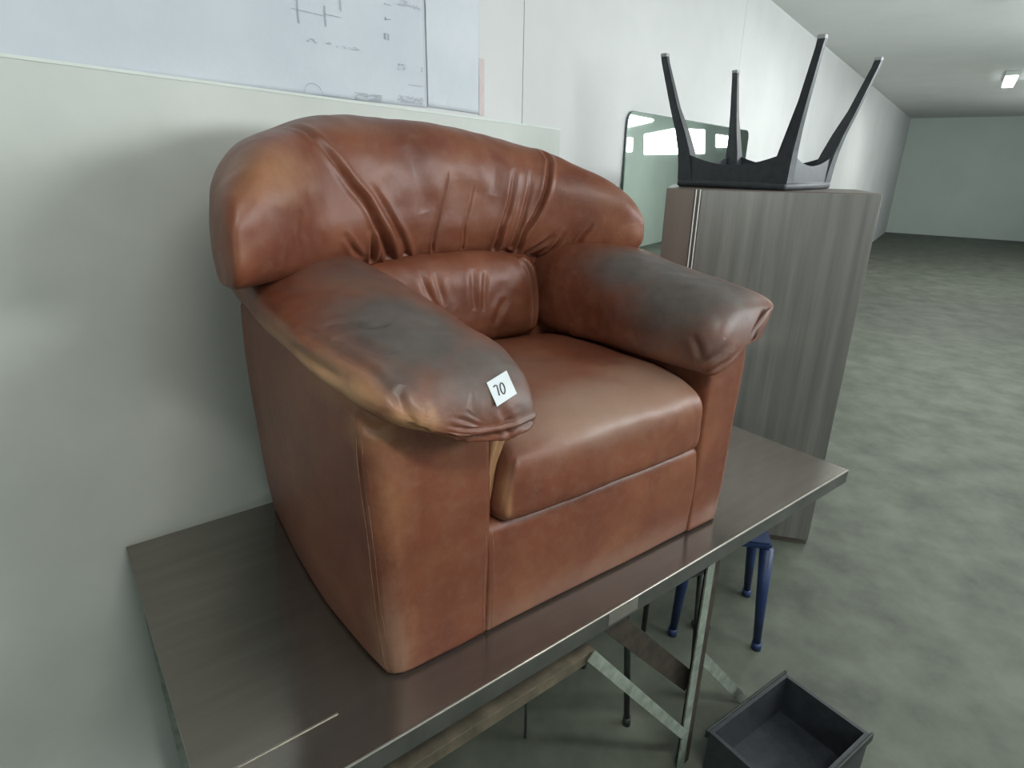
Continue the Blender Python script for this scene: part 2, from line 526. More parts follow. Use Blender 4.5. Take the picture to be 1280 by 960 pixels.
def box_loft(zkeys, rad, M_=220, NZ=70, ebot=0.012, sharp=None):
    """rounded-rectangle rings stacked up z. zkeys rows: (z, x0, x1, y0, y1)"""
    t, v = spline(zkeys, NZ)
    rings = []
    zz = list(t)
    z0, z1 = zkeys[0][0], zkeys[-1][0]
    for z, (x0, x1, y0, y1) in zip(zz, v):
        # rounded top and bottom rims
        ins = 0.0
        if z - z0 < ebot: ins = ebot - math.sqrt(max(0, ebot**2 - (ebot - (z - z0))**2))
        if z1 - z < ebot * 2: ins = 2 * ebot - math.sqrt(max(0, 4 * ebot**2 - (2 * ebot - (z1 - z))**2))
        x0 += ins; x1 -= ins; y0 += ins; y1 -= ins
        r = max(rad - ins, 0.004)
        pts = []
        for ci, (sx, sy, a0) in enumerate(((1, 1, 0), (-1, 1, 90), (-1, -1, 180), (1, -1, 270))):
            rc = 0.005 if ci == sharp else r
            cx = x1 - rc if sx > 0 else x0 + rc
            cy = y1 - rc if sy > 0 else y0 + rc
            for k in range(13):
                a = R(a0 + 90 * k / 12)
                pts.append((cx + rc * math.cos(a), cy + rc * math.sin(a)))
        P = np.array(pts)
        fx, fy = arc_ring(P[:, 0], P[:, 1], M_)
        rings.append(np.column_stack([fx, fy, np.full(M_, z)]))
    return rings_to_arrays(np.array(rings))

# --- arm boxes (upright leather-covered sides)
V, Q, T = box_loft([(0.0, -0.010, 0.2065, 0.004, 0.79), (0.10, -0.020, 0.2065, 0.0, 0.79), (0.30, -0.026, 0.2065, -0.004, 0.79),
                    (0.46, -0.030, 0.2065, -0.004, 0.79), (0.615, -0.026, 0.2065, 0.010, 0.79)], 0.034, 300, 120, 0.012, 3)
# the side swells a little towards the middle of its depth
yy = np.clip(V[:, 1] / 0.86, 0, 1)
V[:, 0] -= 0.030 * np.sin(np.pi * yy ** 0.8) * (V[:, 0] < 0.10)
me = make_me('arm_box', V, Q, T)
SEAM_L = [(-0.008, 0.022, 0.01), (-0.022, 0.019, 0.113), (-0.028, 0.019, 0.243), (-0.033, 0.021, 0.377), (-0.036, 0.024, 0.483), (-0.035, 0.024, 0.556)]
sculpt(me, creases=[(SEAM_L, 0.0035, 0.0035, 'none', 0.7),
                    ([(-0.036, 0.03, 0.560), (-0.026, 0.012, 0.540), (-0.008, 0.0, 0.530), (0.02, -0.004, 0.545)], 0.007, 0.006, 'both', 0.4),
                    ([(-0.01, 0.0, 0.515), (0.012, -0.004, 0.520), (0.035, -0.004, 0.530)], 0.006, 0.004, 'both', 0.4),
                    ([(-0.04, 0.10, 0.585), (-0.036, 0.05, 0.570), (-0.030, 0.02, 0.562)], 0.010, 0.005, 'both', 0.4)],
       puffs=[((0.1, -0.01, 0.28), (0.09, 0.04, 0.2), 0.006)], lump=0.0025, lump_scale=5)
arm_l = finish('arm_box', me, tan=[((-0.02, 0.01, 0.53), (0.045, 0.06, 0.04), 0.35), ((0.010, 0.0, 0.42), (0.032, 0.04, 0.14), 0.22),
                           ((-0.03, 0.12, 0.58), (0.03, 0.15, 0.03), 0.3), ((-0.01, 0.02, 0.06), (0.05, 0.05, 0.10), 0.25)],
              dust=[((-0.012, 0.0, 0.06), (0.03, 0.05, 0.16), 0.45)])
V, Q, T = box_loft([(0.0, 0.862, 1.000, 0.0, 0.79), (0.10, 0.862, 1.006, -0.002, 0.79), (0.30, 0.862, 1.012, -0.004, 0.79),
                    (0.46, 0.862, 1.018, -0.004, 0.79), (0.57, 0.862, 1.018, 0.000, 0.79)], 0.030, 240, 90, 0.012, 2)
me = make_me('arm_box', V, Q, T)
sculpt(me, creases=[([(0.985, 0.004, 0.0), (0.992, 0.004, 0.3), (0.996, 0.004, 0.5)], 0.004, 0.003, 'none', 0.6)], lump=0.0025, lump_scale=5, seed=4)
finish('arm_box', me, dust=[((0.98, 0.0, 0.02), (0.06, 0.04, 0.07), 0.5)])
# --- front rail
V, Q, T = box_loft([(0.0, 0.2045, 0.864, 0.004, 0.30), (0.12, 0.2045, 0.864, -0.002, 0.30), (0.20, 0.2045, 0.864, -0.002, 0.30), (0.266, 0.2045, 0.864, 0.004, 0.30)], 0.006, 360, 60)
me = make_me('front_rail', V, Q, T)
sculpt(me, lump=0.002, lump_scale=4, seed=9)
rail_o = finish('front_rail', me, dust=[((0.5, 0, 0.01), (0.4, 0.04, 0.05), 0.4), ((0.5, 0, 0.27), (0.4, 0.03, 0.02), 0.35)])
# --- stitching along the seams
def stitch(poly, target, parent=chair, mat='thread', r=0.0007):
    """a sewn thread laid on the surface of a panel"""
    out = []
    for q in smooth_poly(poly, 10):
        ok, loc, nrm, idx = target.closest_point_on_mesh(Vector(q))
        out.append(loc + nrm * 0.0003)
    return MB().tube(out, r, 5).build('stitching', M[mat], parent, True)
bpy.context.view_layer.update()
stitch([(0.1965, -0.0055, 0.012), (0.1965, -0.0058, 0.12), (0.1965, -0.0058, 0.262)], arm_l)
stitch([(0.2180, -0.0030, 0.012), (0.2180, -0.0062, 0.12), (0.2180, -0.0040, 0.255)], rail_o)
stitch([(p[0] - 0.004, p[1] + 0.004, p[2]) for p in SEAM_L], arm_l)
stitch([(p[0] + 0.005, p[1] - 0.005, p[2]) for p in SEAM_L], arm_l)

# --- outside back shell
V, Q, T = box_loft([(0.0, 0.0, 1.0, 0.60, 0.80), (0.5, -0.01, 1.01, 0.60, 0.85), (0.80, 0.02, 0.99, 0.64, 0.88), (0.93, 0.14, 0.90, 0.70, 0.87)], 0.05, 260, 60, 0.02)
me = make_me('outside_back', V, Q, T)
sculpt(me, lump=0.003, lump_scale=4, seed=11)
finish('outside_back', me)

# --- seat cushion: lofted across x, section in the y-z plane
def loft_x(keys, n, M_, ef=2.6, eb=2.6, curve=None):
    t, v = spline(keys, n)
    rings = []
    for x, (y0, y1, z0, z1) in zip(t, v):
        fy, fz = superring(y0, y1, z0, z1, ef, M_, eb)
        rings.append(np.column_stack([np.full(M_, x), fy, fz]))
    return np.array(rings)

V, Q, T = rings_to_arrays(loft_x([(0.222, 0.04, 0.56, 0.30, 0.42), (0.230, 0.0, 0.60, 0.275, 0.440), (0.26, -0.016, 0.62, 0.257, 0.456), (0.40, -0.026, 0.62, 0.257, 0.470),
                                  (0.55, -0.030, 0.62, 0.257, 0.474), (0.70, -0.028, 0.62, 0.257, 0.470), (0.80, -0.022, 0.62, 0.257, 0.462),
                                  (0.84, -0.012, 0.61, 0.266, 0.448), (0.858, 0.03, 0.58, 0.29, 0.42)], 300, 420, 3.4, 9))
kx = np.clip((V[:, 2] - 0.27) / 0.18, 0, 1) * np.clip(1 - (V[:, 0] - 0.222) / 0.16, 0, 1) * np.clip(1 - V[:, 1] / 0.25, 0, 1)
V[:, 0] += 0.040 * kx
me = make_me('seat_cushion', V, Q, T)
sculpt(me, creases=[([(0.300, 0.01, 0.462), (0.288, -0.006, 0.445), (0.268, -0.015, 0.41), (0.252, -0.018, 0.37), (0.242, -0.018, 0.32), (0.236, -0.014, 0.27)], 0.0035, 0.005, 'none', 0.8)],
       puffs=[((0.55, 0.30, 0.47), (0.22, 0.20, 0.1), 0.008), ((0.30, 0.0, 0.44), (0.06, 0.06, 0.03), -0.012)], lump=0.005, lump_scale=6, seed=21)
finish('seat_cushion', me,
       dust=[((0.50, 0.02, 0.45), (0.24, 0.12, 0.07), 0.95), ((0.72, 0.05, 0.45), (0.16, 0.12, 0.07), 0.85), ((0.48, 0.25, 0.47), (0.12, 0.14, 0.05), 0.35)],
       tan=[((0.245, -0.015, 0.34), (0.010, 0.03, 0.09), 0.5)])

# --- folded tan gusset showing in the slit between the left arm box and the seat cushion
gv, gf = [], []
GN, GM = 40, 12
for i in range(GN + 1):
    s_ = i / GN
    z = 0.475 - 0.185 * s_
    xa, xb = 0.2105 + 0.004 * s_, 0.275 - 0.052 * s_ ** 0.8
    for j in range(GM + 1):
        q = j / GM
        fold = 0.010 * math.sin(q * math.pi * 1.6 + s_ * 1.5) + 0.006 * math.sin(q * 9 + s_ * 5)
        gv.append((xa + (xb - xa) * q, 0.010 + 0.02 * s_ - fold * (1 - 0.4 * s_), z))
for i in range(GN):
    for j in range(GM):
        a_ = i * (GM + 1) + j
        gf.append((a_, a_ + 1, a_ + GM + 2, a_ + GM + 1))
me = bpy.data.meshes.new('gusset')
me.from_pydata(gv, [], gf)
me.update()
gus = finish('gusset', me, tan=[((0.235, 0.0, 0.38), (0.2, 0.2, 0.3), 0.85)])
sd = gus.modifiers.new('thickness', 'SOLIDIFY')
sd.thickness = 0.003

# --- lumbar cushion
V, Q, T = rings_to_arrays(loft_x([(0.15, 0.62, 0.74, 0.47, 0.66), (0.18, 0.585, 0.76, 0.45, 0.69), (0.26, 0.560, 0.78, 0.435, 0.705), (0.50, 0.545, 0.78, 0.435, 0.708),
                                  (0.70, 0.550, 0.78, 0.435, 0.702), (0.772, 0.575, 0.76, 0.44, 0.685), (0.797, 0.62, 0.74, 0.47, 0.65)], 220, 300, 3.2, 3.2))
me = make_me('lumbar_cushion', V, Q, T)
LUMBAR_CREASES = []
LUMBAR_CREASES = [
    ([(0.528, 0.551, 0.67), (0.523, 0.544, 0.608), (0.528, 0.544, 0.555)], 0.010, 0.005, 'both', 0.3),
    ([(0.570, 0.553, 0.66), (0.560, 0.545, 0.604), (0.557, 0.543, 0.549)], 0.008, 0.0045, 'both', 0.35),
    ([(0.585, 0.543, 0.505), (0.598, 0.543, 0.519), (0.611, 0.541, 0.546), (0.632, 0.543, 0.58)], 0.011, 0.005, 'both', 0.4),
    ([(0.370, 0.559, 0.68), (0.386, 0.552, 0.621), (0.42, 0.55, 0.56)], 0.010, 0.005, 'both', 0.3),
    ([(0.415, 0.559, 0.67), (0.419, 0.55, 0.629), (0.433, 0.546, 0.575)], 0.009, 0.004, 'both', 0.3),
    ([(0.715, 0.567, 0.685), (0.736, 0.56, 0.63), (0.752, 0.562, 0.565), (0.755, 0.562, 0.47)], 0.006, 0.010, 'none', 0.8),
]
sculpt(me, creases=LUMBAR_CREASES, lump=0.006, lump_scale=8, seed=31)
finish('lumbar_cushion', me)

# --- upper back: a bolster that wraps forward at both ends, split at its two seams into centre and wings
t, v = spline([(-0.135, 0.36, 0.44, 0.72, 0.80), (-0.125, 0.33, 0.50, 0.71, 0.86), (-0.10, 0.33, 0.58, 0.705, 0.91), (-0.03, 0.37, 0.70, 0.70, 0.975), (0.08, 0.47, 0.80, 0.69, 1.015), (0.20, 0.54, 0.86, 0.68, 1.045),
               (0.35, 0.575, 0.88, 0.685, 1.050), (0.55, 0.580, 0.88, 0.685, 1.035), (0.72, 0.565, 0.87, 0.680, 1.005), (0.84, 0.52, 0.84, 0.670, 0.975),
               (0.92, 0.46, 0.78, 0.672, 0.938), (0.985, 0.42, 0.72, 0.680, 0.895), (1.03, 0.41, 0.65, 0.69, 0.850), (1.058, 0.43, 0.58, 0.705, 0.80), (1.068, 0.46, 0.53, 0.72, 0.77)], 520)
rings = []
for x, (y0, y1, z0, z1) in zip(t, v):
    fy, fz = superring(y0, y1, z0, z1, 2.5, 360, 3.2)
    rings.append(np.column_stack([np.full(360, x), fy, fz]))
V, Q, T = rings_to_arrays(np.array(rings))
me = make_me('upper_back', V, Q, T)
BACK_CREASES = []
BACK_PUFFS = []
BACK_CREASES = [
    ([(0.08, 0.62, 1.03), (0.107, 0.553, 1.0), (0.138, 0.527, 0.96), (0.181, 0.533, 0.902), (0.224, 0.55, 0.853), (0.254, 0.558, 0.80), (0.285, 0.577, 0.749), (0.31, 0.612, 0.709), (0.315, 0.65, 0.69)], 0.009, 0.016, 'start', 0.45),
    ([(0.243, 0.556, 0.896), (0.276, 0.564, 0.846), (0.309, 0.569, 0.793), (0.342, 0.591, 0.744), (0.362, 0.621, 0.708)], 0.008, 0.009, 'start', 0.5),
    ([(0.475, 0.583, 0.92), (0.46, 0.582, 0.86), (0.445, 0.583, 0.81), (0.432, 0.592, 0.748), (0.437, 0.612, 0.714)], 0.0035, 0.007, 'start', 0.4),
    ([(0.551, 0.581, 0.885), (0.538, 0.581, 0.832), (0.524, 0.584, 0.776), (0.531, 0.613, 0.714)], 0.003, 0.004, 'start', 0.4),
    ([(0.682, 0.58, 0.93), (0.671, 0.571, 0.878), (0.659, 0.572, 0.821), (0.641, 0.577, 0.771), (0.638, 0.612, 0.707)], 0.007, 0.012, 'start', 0.45),
    ([(0.737, 0.575, 0.926), (0.725, 0.565, 0.867), (0.709, 0.568, 0.806), (0.696, 0.575, 0.758), (0.69, 0.596, 0.715)], 0.006, 0.007, 'start', 0.5),
    ([(0.80, 0.66, 1.02), (0.808, 0.594, 0.963), (0.788, 0.56, 0.92), (0.767, 0.552, 0.856), (0.742, 0.562, 0.797), (0.716, 0.574, 0.752), (0.713, 0.604, 0.703)], 0.0065, 0.013, 'start', 0.45),
    ([(0.744, 0.609, 0.693), (0.764, 0.585, 0.707), (0.787, 0.562, 0.727), (0.806, 0.544, 0.748)], 0.006, 0.008, 'end', 0.7),
    ([(0.808, 0.593, 0.679), (0.815, 0.564, 0.701), (0.824, 0.544, 0.729), (0.838, 0.528, 0.765)], 0.006, 0.009, 'end', 0.8),
    ([(0.868, 0.518, 0.712), (0.877, 0.502, 0.742), (0.887, 0.49, 0.761), (0.90, 0.480, 0.792)], 0.005, 0.006, 'end', 0.7),
    ([(0.140, 0.51, 0.79), (0.157, 0.521, 0.772), (0.184, 0.545, 0.746), (0.218, 0.573, 0.721)], 0.006, 0.006, 'both', 0.6),
    ([(0.235, 0.556, 0.790), (0.238, 0.560, 0.767), (0.243, 0.567, 0.743), (0.252, 0.595, 0.709)], 0.006, 0.010, 'start', 0.7),
    ([(0.60, 0.585, 0.98), (0.62, 0.575, 0.92), (0.61, 0.575, 0.86)], 0.020, 0.005, 'both', 0.2),
    ([(0.36, 0.585, 0.98), (0.38, 0.575, 0.90), (0.40, 0.58, 0.82)], 0.025, 0.004, 'both', 0.2),
]
BACK_PUFFS = [((0.175, 0.53, 0.80), (0.08, 0.08, 0.07), 0.016), ((0.50, 0.58, 0.80), (0.14, 0.10, 0.10), -0.006),
              ((0.88, 0.50, 0.84), (0.09, 0.1, 0.08), 0.008), ((0.0, 0.45, 0.88), (0.10, 0.12, 0.08), 0.010)]
sculpt(me, creases=BACK_CREASES, puffs=BACK_PUFFS, lump=0.006, lump_scale=7, seed=41)
paint(me, dust=[((0.1, 0.6, 1.03), (0.3, 0.2, 0.03), 0.35), ((1.0, 0.5, 0.86), (0.14, 0.2, 0.03), 0.3)], tan=[((-0.02, 0.40, 0.93), (0.10, 0.1, 0.07), 0.35)])
SEAM_XL = [(0.06, 1.20), (0.08, 1.03), (0.107, 1.0), (0.138, 0.96), (0.181, 0.902), (0.224, 0.853), (0.254, 0.80), (0.285, 0.749), (0.31, 0.709), (0.315, 0.4)]
SEAM_XR = [(0.78, 1.20), (0.80, 1.02), (0.808, 0.963), (0.788, 0.92), (0.767, 0.856), (0.742, 0.797), (0.716, 0.752), (0.713, 0.703), (0.713, 0.4)]
#SEAMS
def split_back(me):
    co, _ = get_vn(me)
    def side(tab):
        tb = np.array(sorted([(z, x) for x, z in tab]))
        return np.interp(co[:, 2], tb[:, 0], tb[:, 1])
    left = co[:, 0] < side(SEAM_XL)
    right = co[:, 0] > side(SEAM_XR)
    cls = np.where(left, 0, np.where(right, 2, 1))
    for k, nm in ((0, 'back_wing'), (1, 'back_centre'), (2, 'back_wing')):
        bm = bmesh.new()
        bm.from_mesh(me)
        bm.verts.ensure_lookup_table()
        kill = []
        for f in bm.faces:
            c = [cls[v.index] for v in f.verts]
            own = 1 if 1 in c else c[0]
            if own != k: kill.append(f)
        bmesh.ops.delete(bm, geom=kill, context='FACES')
        m2 = bpy.data.meshes.new(nm)
        bm.to_mesh(m2)
        bm.free()
        link_mesh(nm, m2, M['leather'], chair, True)
split_back(me)

# --- arm pads: lofted front to back along y, section in the x-z plane
def pad(keys, n, M_, et=2.3, eb=2.6, rise=0.1, pw=2.2, flip=False):
    t, v = spline(keys, n)
    rings = []
    for y, (x0, x1, z0, z1) in zip(t, v):
        fx, fz = superring(x0, x1, z0, z1, et, M_, eb)
        q = (fx - x0) / (x1 - x0) if flip else (x1 - fx) / (x1 - x0)
        fz = fz + rise * np.clip(q, 0, 1) ** pw * np.clip(1 - (fz - z0) / (z1 - z0), 0, 1) * min(1, (z1 - z0) / 0.12)
        rings.append(np.column_stack([fx, np.full(M_, y), fz]))
    return rings_to_arrays(np.array(rings))

V, Q, T = pad([(-0.085, 0.10, 0.215, 0.510, 0.540), (-0.078, 0.05, 0.245, 0.492, 0.568), (-0.060, 0.01, 0.262, 0.482, 0.598), (-0.025, -0.025, 0.276, 0.480, 0.627),
               (0.06, -0.046, 0.288, 0.488, 0.654), (0.20, -0.062, 0.284, 0.500, 0.680), (0.36, -0.072, 0.276, 0.515, 0.710),
               (0.50, -0.075, 0.262, 0.530, 0.736), (0.66, -0.07, 0.245, 0.550, 0.750), (0.82, -0.02, 0.22, 0.58, 0.71)], 400, 420, 2.3, 3.0, 0.070, 1.8)
me = make_me('arm_pad', V, Q, T)
PAD_L_CREASES = []
PAD_L_PUFFS = []
PAD_L_CREASES = [
    ([(-0.016, 0.2, 0.664), (0.018, 0.19, 0.67), (0.045, 0.148, 0.667), (0.088, 0.139, 0.669)], 0.008, 0.004, 'both', 0.3),
    ([(-0.023, 0.145, 0.653), (0.004, 0.122, 0.656), (0.019, 0.074, 0.651), (0.053, 0.037, 0.646)], 0.008, 0.004, 'both', 0.3),
    ([(-0.053, 0.244, 0.656), (-0.042, 0.171, 0.65), (-0.026, 0.086, 0.64), (-0.01, 0.025, 0.631), (0.002, -0.033, 0.608), (0.015, -0.049, 0.597)], 0.008, 0.005, 'both', 0.4),
    ([(-0.066, 0.24, 0.625), (-0.060, 0.14, 0.620), (-0.040, 0.056, 0.612), (-0.022, -0.002, 0.600)], 0.008, 0.006, 'both', 0.6),
    ([(0.047, -0.063, 0.584), (0.039, -0.071, 0.565), (0.036, -0.064, 0.535)], 0.0045, 0.006, 'start', 0.35),
    ([(0.133, -0.069, 0.595), (0.121, -0.078, 0.562), (0.105, -0.082, 0.532), (0.103, -0.075, 0.505)], 0.0055, 0.007, 'start', 0.35),
    ([(0.020, -0.031, 0.616), (0.009, -0.046, 0.598), (0.014, -0.061, 0.575), (0.036, -0.060, 0.543)], 0.009, 0.005, 'both', 0.3),
    ([(0.07, -0.070, 0.510), (0.098, -0.080, 0.520), (0.134, -0.084, 0.514), (0.181, -0.086, 0.512), (0.215, -0.086, 0.512), (0.255, -0.075, 0.514)], 0.005, 0.007, 'none', 0.6),
    ([(0.17, -0.078, 0.56), (0.185, -0.084, 0.535), (0.19, -0.080, 0.51)], 0.006, 0.005, 'start', 0.6),
]
PAD_L_PUFFS = [((0.27, -0.08, 0.505), (0.03, 0.03, 0.03), 0.006), ((0.08, -0.02, 0.64), (0.06, 0.06, 0.04), -0.004)]
sculpt(me, creases=PAD_L_CREASES, puffs=PAD_L_PUFFS, lump=0.005, lump_scale=7, seed=51)
GREY_L = [((0.10, 0.12, 0.66), (0.12, 0.20, 0.12), 1.2), ((0.17, -0.02, 0.61), (0.13, 0.10, 0.08), 0.95), ((0.14, 0.36, 0.71), (0.12, 0.24, 0.07), 0.60),
          ((0.235, -0.07, 0.55), (0.05, 0.05, 0.05), 0.65), ((0.03, 0.0, 0.62), (0.05, 0.08, 0.04), 0.85)]
TAN_L = [((-0.05, 0.10, 0.60), (0.05, 0.22, 0.035), 1.0), ((0.015, -0.05, 0.55), (0.05, 0.04, 0.04), 0.9), ((-0.06, 0.35, 0.62), (0.04, 0.15, 0.03), 0.6),
         ((0.05, -0.075, 0.575), (0.012, 0.02, 0.03), 0.7)]
finish('arm_pad', me, grey=GREY_L, tan=TAN_L)
V, Q, T = pad([(-0.052, 0.87, 0.98, 0.500, 0.545), (-0.045, 0.838, 1.02, 0.462, 0.590), (-0.028, 0.818, 1.05, 0.436, 0.628), (0.01, 0.805, 1.065, 0.428, 0.650),
               (0.10, 0.792, 1.075, 0.425, 0.668), (0.25, 0.782, 1.08, 0.425, 0.690), (0.40, 0.776, 1.09, 0.42, 0.716),
               (0.55, 0.772, 1.09, 0.42, 0.732), (0.74, 0.80, 1.07, 0.46, 0.725), (0.82, 0.84, 1.00, 0.52, 0.69)], 360, 380, 2.5, 3.6, 0.17, 0.75, True)
me = make_me('arm_pad', V, Q, T)
PAD_R_CREASES = []
PAD_R_PUFFS = []
PAD_R_CREASES = [
    ([(0.806, 0.020, 0.57), (0.811, 0.0, 0.54), (0.815, -0.008, 0.515), (0.818, 0.0, 0.49)], 0.009, 0.005, 'both', 0.4),
    ([(0.85, -0.050, 0.56), (0.833, -0.045, 0.536), (0.822, -0.028, 0.515), (0.815, -0.01, 0.495)], 0.008, 0.006, 'both', 0.5),
    ([(0.86, -0.052, 0.53), (0.845, -0.048, 0.510), (0.831, -0.035, 0.492), (0.822, -0.015, 0.478)], 0.007, 0.006, 'both', 0.5),
    ([(0.87, -0.045, 0.50), (0.850, -0.040, 0.480), (0.832, -0.025, 0.465)], 0.006, 0.006, 'both', 0.5),
    ([(0.90, -0.045, 0.545), (0.87, -0.045, 0.515), (0.845, -0.035, 0.500)], 0.006, 0.006, 'both', 0.5),
    ([(0.798, 0.42, 0.49), (0.798, 0.373, 0.517), (0.79, 0.324, 0.54)], 0.008, 0.006, 'end', 0.7),
    ([(0.79, 0.30, 0.48), (0.792, 0.26, 0.52), (0.80, 0.2, 0.55)], 0.02, 0.004, 'both', 0.5),
]
PAD_R_PUFFS = [((0.845, -0.02, 0.465), (0.025, 0.03, 0.02), 0.008), ((0.83, -0.01, 0.55), (0.04, 0.05, 0.05), 0.010)]
sculpt(me, creases=PAD_R_CREASES, puffs=PAD_R_PUFFS, lump=0.005, lump_scale=7, seed=61)
GREY_R = [((0.90, 0.10, 0.62), (0.17, 0.17, 0.13), 1.25), ((0.90, 0.27, 0.68), (0.14, 0.16, 0.08), 1.2), ((0.84, 0.0, 0.54), (0.06, 0.08, 0.06), 0.7)]
finish('arm_pad', me, grey=GREY_R)

# ------------------------------------------------------------------ number tag on the left arm
tag_o = empty('number_tag', (0, 0, 0), 0, 'small white card with handwritten 70 on the left arm', 'tag')
c1, c2, c3, c4 = [Vector(v) for v in ((0.213, -0.050, 0.606), (0.211, -0.075, 0.577), (0.160, -0.083, 0.563), (0.158, -0.062, 0.597))]
cc = (c1 + c2 + c3 + c4) / 4
tx = ((c2 - c3) + (c1 - c4)).normalized()
tyv = ((c4 - c3) + (c1 - c2))
tyv = (tyv - tx * tyv.dot(tx)).normalized()
tz = tx.cross(tyv)
tag_o.matrix_world = Matrix.Translation(chair.location) @ Matrix.Rotation(chair.rotation_euler.z, 4, 'Z') @ Matrix.Translation(cc + tz * 0.0035) @ Matrix((tx, tyv, tz)).transposed().to_4x4()
TWX, TWY = (c2 - c3).length, (c1 - c2).length
TS = 0.5
hx, hy = 0.0245, 0.0215
# slanted outline of the card
SL = 0.004
bmc = MB()
v_lo = [bmc.bm.verts.new(p) for p in ((-hx - SL, -hy, -0.0006), (hx - SL, -hy, -0.0006), (hx + SL, hy, -0.0006), (-hx + SL, hy, -0.0006))]
v_hi = [bmc.bm.verts.new((v.co.x, v.co.y, 0.0006)) for v in v_lo]
bmc.bm.faces.new(v_lo[::-1]); bmc.bm.faces.new(v_hi)
for k in range(4): bmc.bm.faces.new((v_lo[k], v_lo[(k + 1) % 4], v_hi[(k + 1) % 4], v_hi[k]))
bmc.build('card', M['card'], tag_o)
def uv2(a, b): return ((a - 0.5) * 2 * hx + (b - 0.5) * 2 * SL, (b - 0.5) * 2 * hy, 0.0009)
MB().tube([uv2(0.19, 0.71), uv2(0.27, 0.74), uv2(0.345, 0.70), uv2(0.31, 0.52), uv2(0.275, 0.31)], 0.00125, 6).build('number_seven', M['pen'], tag_o, True)
MB().tube([uv2(0.52 + 0.095 * math.cos(t_) + 0.03 * math.sin(t_), 0.48 + 0.21 * math.sin(t_)) for t_ in [2 * math.pi * k_ / 22 for k_ in range(23)]], 0.00125, 6).build('number_zero', M['pen'], tag_o, True)

# ------------------------------------------------------------------ the steel worktop
TB_ROT = CH_ROT - R(2.6) * -1
tb = empty('steel_worktop', CH, CH_ROT + R(2.5), 'long stainless steel worktop carrying the brown leather armchair', 'worktop')
TF = -0.128                     # front edge in the table's own frame
X0, X1 = -0.35, 1.62
MB().box(X0, X1, TF + 0.004, 0.785, -0.030, -0.0005).build('top_sheet', M['steel'], tb)
MB().tube([(X0, TF + 0.002, -0.0035), (X1, TF + 0.002, -0.0035)], 0.0032, 8).build('front_edge', M['steel_edge'], tb, True)
MB().box(X0, X1, TF, TF + 0.003, -0.045, -0.003).box(X0, X1, TF, TF + 0.02, -0.047, -0.045).build('apron', M['steel_dark'], tb)
MB().box(0.478, 0.576, TF - 0.0008, TF + 0.001, -0.040, -0.007).build('apron_glint', M['steel_edge'], tb)['label'] = 'pale patch imitating reflected light on the steel apron'  # thin pale plate imitates light reflected on the apron
MB().box(X0, -0.115, -0.020, -0.017, -0.0008, 0.0012).build('welded_seam', M['steel_edge'], tb)
def leg_L(x, y, top=-0.04):
    MB().box(x - 0.026, x + 0.006, y, y + 0.005, FZ - 0.75, top).build('leg', M['white_metal'], tb)
    MB().box(x + 0.006, x + 0.030, y + 0.001, y + 0.030, FZ - 0.75, top).build('leg_flange', M['rust'], tb)
for lx, ly in ((0.905, -0.115), (-0.32, -0.115), (-0.32, 0.74), (0.905, 0.74)):
    leg_L(lx, ly)
def bar(p, q, w, d, mat, nm):
    p, q = Vector(p), Vector(q)
    L = (q - p).length
    z = (q - p).normalized()
    y = Vector((0, 1, 0))
    x = y.cross(z).normalized()
    y = z.cross(x)
    m4 = Matrix((x, y, z)).transposed().to_4x4()
    m4.translation = p
    return MB().box(-w / 2, w / 2, 0, d, 0, L, 0.001, m4).build(nm, mat, tb)
bar((-0.335, -0.105, -0.138), (0.455, -0.115, -0.118), 0.030, 0.030, M['tan_wood'], 'rail')
bar((0.435, -0.125, -0.105), (0.870, -0.125, -0.66), 0.030, 0.004, M['white_metal'], 'brace')
bar((0.50, -0.08, -0.045), (0.935, -0.08, -0.535), 0.060, 0.022, M['rust'], 'brace')

# ------------------------------------------------------------------ things under the worktop
def leg_stool(name, label, cat, feet, top_z, tops, mat, r0, r1, foot_mat, seat_t=0.025, grow=0.02):
    fx = sum(f[0] for f in feet) / 4; fy = sum(f[1] for f in feet) / 4
    k_ = (1.70 - FZ) / 1.70
    st_ = empty(name, (fx * k_, fy * k_, FZ), 0, label, cat)
    rel = lambda p, z: Vector((p[0] - fx, p[1] - fy, z)) * k_
    for f, t_ in zip(feet, tops):
        l = MB().tube([rel(f, 0.012), rel(t_, top_z)], [r0, r1], 12).build('leg', mat, st_, True)
        MB().tube([rel(f, 0.0), rel(f, 0.03)], r0 * 1.35, 12).build('foot', foot_mat, l, True)
    b = MB()
    out = []
    for t_ in tops:
        d = Vector((t_[0] - fx, t_[1] - fy, 0))
        out.append(d + d.normalized() * grow)
    lo = [b.bm.verts.new(Vector((p.x, p.y, top_z)) * k_) for p in out]
    hi = [b.bm.verts.new(Vector((p.x, p.y, top_z + seat_t)) * k_) for p in out]
    b.bm.faces.new(lo[::-1]); b.bm.faces.new(hi)
    for k in range(4): b.bm.faces.new((lo[k], lo[(k + 1) % 4], hi[(k + 1) % 4], hi[k]))
    bmesh.ops.bevel(b.bm, geom=b.bm.edges[:], offset=0.008, segments=2, affect='EDGES')
    b.build('seat', mat, st_)
    return st_
leg_stool('black_stool', 'black stool with thin tube legs on the floor under the worktop', 'stool',
          [(0.388, 1.464), (0.625, 1.575), (0.505, 1.81), (0.272, 1.70)], 0.50,
          [(0.352, 1.464), (0.60, 1.58), (0.50, 1.78), (0.27, 1.69)], M['black_metal'], 0.010, 0.011, M['black_metal'])
leg_stool('blue_stool', 'blue plastic stool on the floor behind the pale worktop leg', 'stool',
          [(0.632, 1.865), (0.93, 1.80), (1.00, 2.10), (0.70, 2.16)], 0.43,
          [(0.655, 1.865), (0.91, 1.82), (0.97, 2.08), (0.71, 2.13)], M['blue'], 0.014, 0.026, M['blue'])
